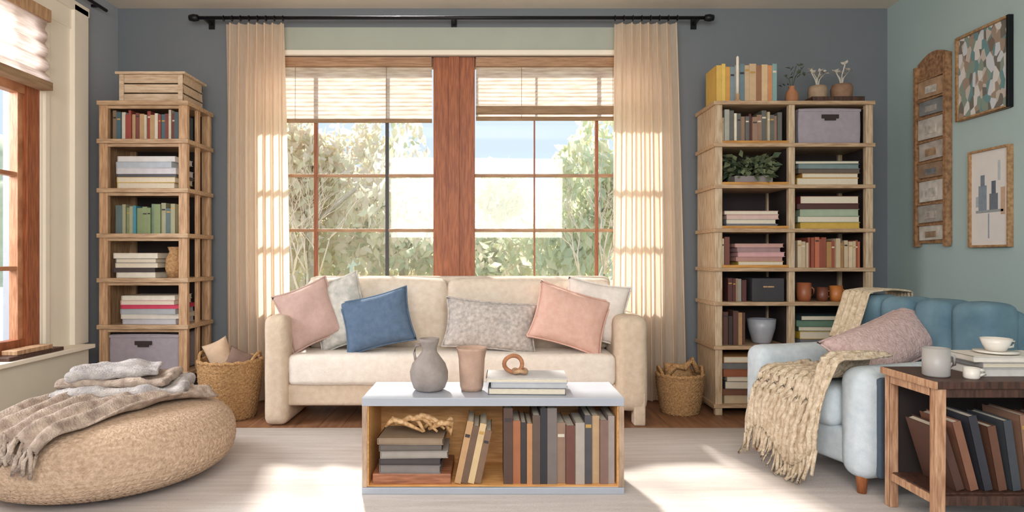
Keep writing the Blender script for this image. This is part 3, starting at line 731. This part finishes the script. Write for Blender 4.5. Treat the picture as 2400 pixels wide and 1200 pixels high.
# ------------------------------------------------------------------ outdoors (haze put into the pale foliage colours)
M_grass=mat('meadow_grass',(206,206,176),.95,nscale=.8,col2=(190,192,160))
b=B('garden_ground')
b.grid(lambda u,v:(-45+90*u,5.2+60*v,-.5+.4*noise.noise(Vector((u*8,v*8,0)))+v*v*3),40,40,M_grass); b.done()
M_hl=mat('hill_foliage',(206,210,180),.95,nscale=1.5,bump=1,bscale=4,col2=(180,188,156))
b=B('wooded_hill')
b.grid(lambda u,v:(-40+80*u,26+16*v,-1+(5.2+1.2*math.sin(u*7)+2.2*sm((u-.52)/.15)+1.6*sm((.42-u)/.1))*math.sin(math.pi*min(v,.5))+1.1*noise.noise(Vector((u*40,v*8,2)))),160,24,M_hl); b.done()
FOL=[mat('hazed_leaf_a',(236,232,206),.9,transl=.6,var=.02),mat('hazed_leaf_b',(224,228,192),.9,transl=.6,var=.02),mat('hazed_leaf_c',(240,228,212),.9,transl=.6,var=.02),mat('hazed_leaf_d',(216,224,200),.9,transl=.6,var=.02)]  # near-white leaf colours carry the haze of the distance
M_brk=mat('bark_pale',(214,198,178),.9,nscale=10)
def tree(c,r,h,n,cols,ls=.16,name='garden_tree'):
    b=B(name)
    gz=-.6
    b.tube([(c[0],c[1],gz),(c[0]+.1,c[1],h*.4),(c[0],c[1],h)],[.16,.11,.06],M_brk,8)
    cl=[(Vector((c[0],c[1],h))+Vector((R.gauss(0,.45)*r,R.gauss(0,.35)*r,R.gauss(0,.4)*r)),r*R.uniform(.25,.45)) for _ in range(18)]
    for (p,_) in cl[:10]: b.tube([(c[0],c[1],h*.6),tuple((Vector((c[0],c[1],h))+p)/2),tuple(p)],[.06,.04,.015],M_brk,6)
    for i in range(n):
        p,rr=R.choice(cl); d=Vector((R.gauss(0,1),R.gauss(0,1),R.gauss(0,1))).normalized()*rr*R.uniform(.6,1.05)
        E=Matrix.Translation(p+d)@Euler((R.uniform(0,6),R.uniform(0,6),R.uniform(0,6))).to_matrix().to_4x4(); l=ls*R.uniform(.6,1.3)
        b._take([(-l,0,0),(0,l*.5,0),(l,0,0),(0,-l*.5,0)],[(0,1,2,3)],R.choice(cols),False,E)
    b.done(weld=False)
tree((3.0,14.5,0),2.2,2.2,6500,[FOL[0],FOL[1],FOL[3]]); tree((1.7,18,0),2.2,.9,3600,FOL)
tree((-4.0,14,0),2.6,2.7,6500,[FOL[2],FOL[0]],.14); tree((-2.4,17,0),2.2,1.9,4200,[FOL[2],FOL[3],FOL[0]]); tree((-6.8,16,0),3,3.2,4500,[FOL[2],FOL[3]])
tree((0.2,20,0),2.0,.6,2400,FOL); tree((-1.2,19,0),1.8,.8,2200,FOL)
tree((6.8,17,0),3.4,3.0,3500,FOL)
def branch(b,p,d,l,r,depth):
    q=p+d*l; b.tube([p,(p+q)/2+Vector((R.uniform(-.05,.05),0,R.uniform(-.03,.03))),q],[r,r*.85,r*.65],M_brk,5)
    if depth>0:
        for _ in range(3 if depth>2 else 2):
            nd=(d+Vector((R.uniform(-.65,.65),R.uniform(-.3,.3),R.uniform(-.15,.4)))).normalized(); branch(b,q,nd,l*R.uniform(.65,.85),r*.6,depth-1)
for (x,y,l) in ((-2.3,8,.8),(1.2,8,.85),(2.3,8.5,.85),(-3.4,8.5,.9)):
    b=B('bare_shrub'); branch(b,Vector((x,y,-.6)),Vector((0,0,1)),l,.030,5); b.done(weld=False)

# ------------------------------------------------------------------ world & lights
w=bpy.data.worlds.new('sky'); scene.world=w; w.use_nodes=True; N=w.node_tree.nodes; L=w.node_tree.links
tc=N.new('ShaderNodeTexCoord'); sp=N.new('ShaderNodeSeparateXYZ'); cr=N.new('ShaderNodeValToRGB')
L.new(tc.outputs['Generated'],sp.inputs[0]); L.new(sp.outputs['Z'],cr.inputs['Fac'])
e=cr.color_ramp.elements; e[0].position=0.0; e[0].color=(.62,.63,.62,1); e[1].position=.6; e[1].color=(.46,.54,.66,1)
k=e.new(.14); k.color=(.36,.44,.54,1)
L.new(cr.outputs['Color'],N['Background'].inputs['Color']); N['Background'].inputs['Strength'].default_value=1.4
def light(name,kind,loc,target,energy,color,size=1,sy=None,angle=None):
    ld=bpy.data.lights.new(name,kind); ld.energy=energy; ld.color=color
    if kind=='AREA': ld.shape='RECTANGLE'; ld.size=size; ld.size_y=sy or size
    if angle: ld.angle=angle
    o=bpy.data.objects.new(name,ld); scene.collection.objects.link(o); o.location=loc
    o.rotation_euler=(Vector(target)-Vector(loc)).to_track_quat('-Z','Y').to_euler(); return o
light('sun','SUN',(-2,12,8),(-2+.25*8,12-8,8-.86*8),6.0,(1,.93,.84),angle=math.radians(3.5))
light('left_window_daylight','AREA',(-4.3,2.4,2.6),(0,3.0,.8),170,(.97,.98,1),1.8,1.8)
light('added_room_fill','AREA',(-.2,-.4,1.9),(.1,4.0,1.7),64,(1,.95,.90),2.6,1.2)  # added fill light, unseen behind the camera, brightens the room

cam=bpy.data.cameras.new('camera'); co=bpy.data.objects.new('camera',cam); scene.collection.objects.link(co)
co.location=(0,0,1.02); co.rotation_euler=(math.pi/2,0,0); cam.lens=22.5; cam.sensor_width=36; cam.shift_x=50/2400; cam.clip_start=.05
scene.camera=co
scene.view_settings.view_transform='Standard'
scene.view_settings.look='None'
scene.view_settings.exposure=0.58
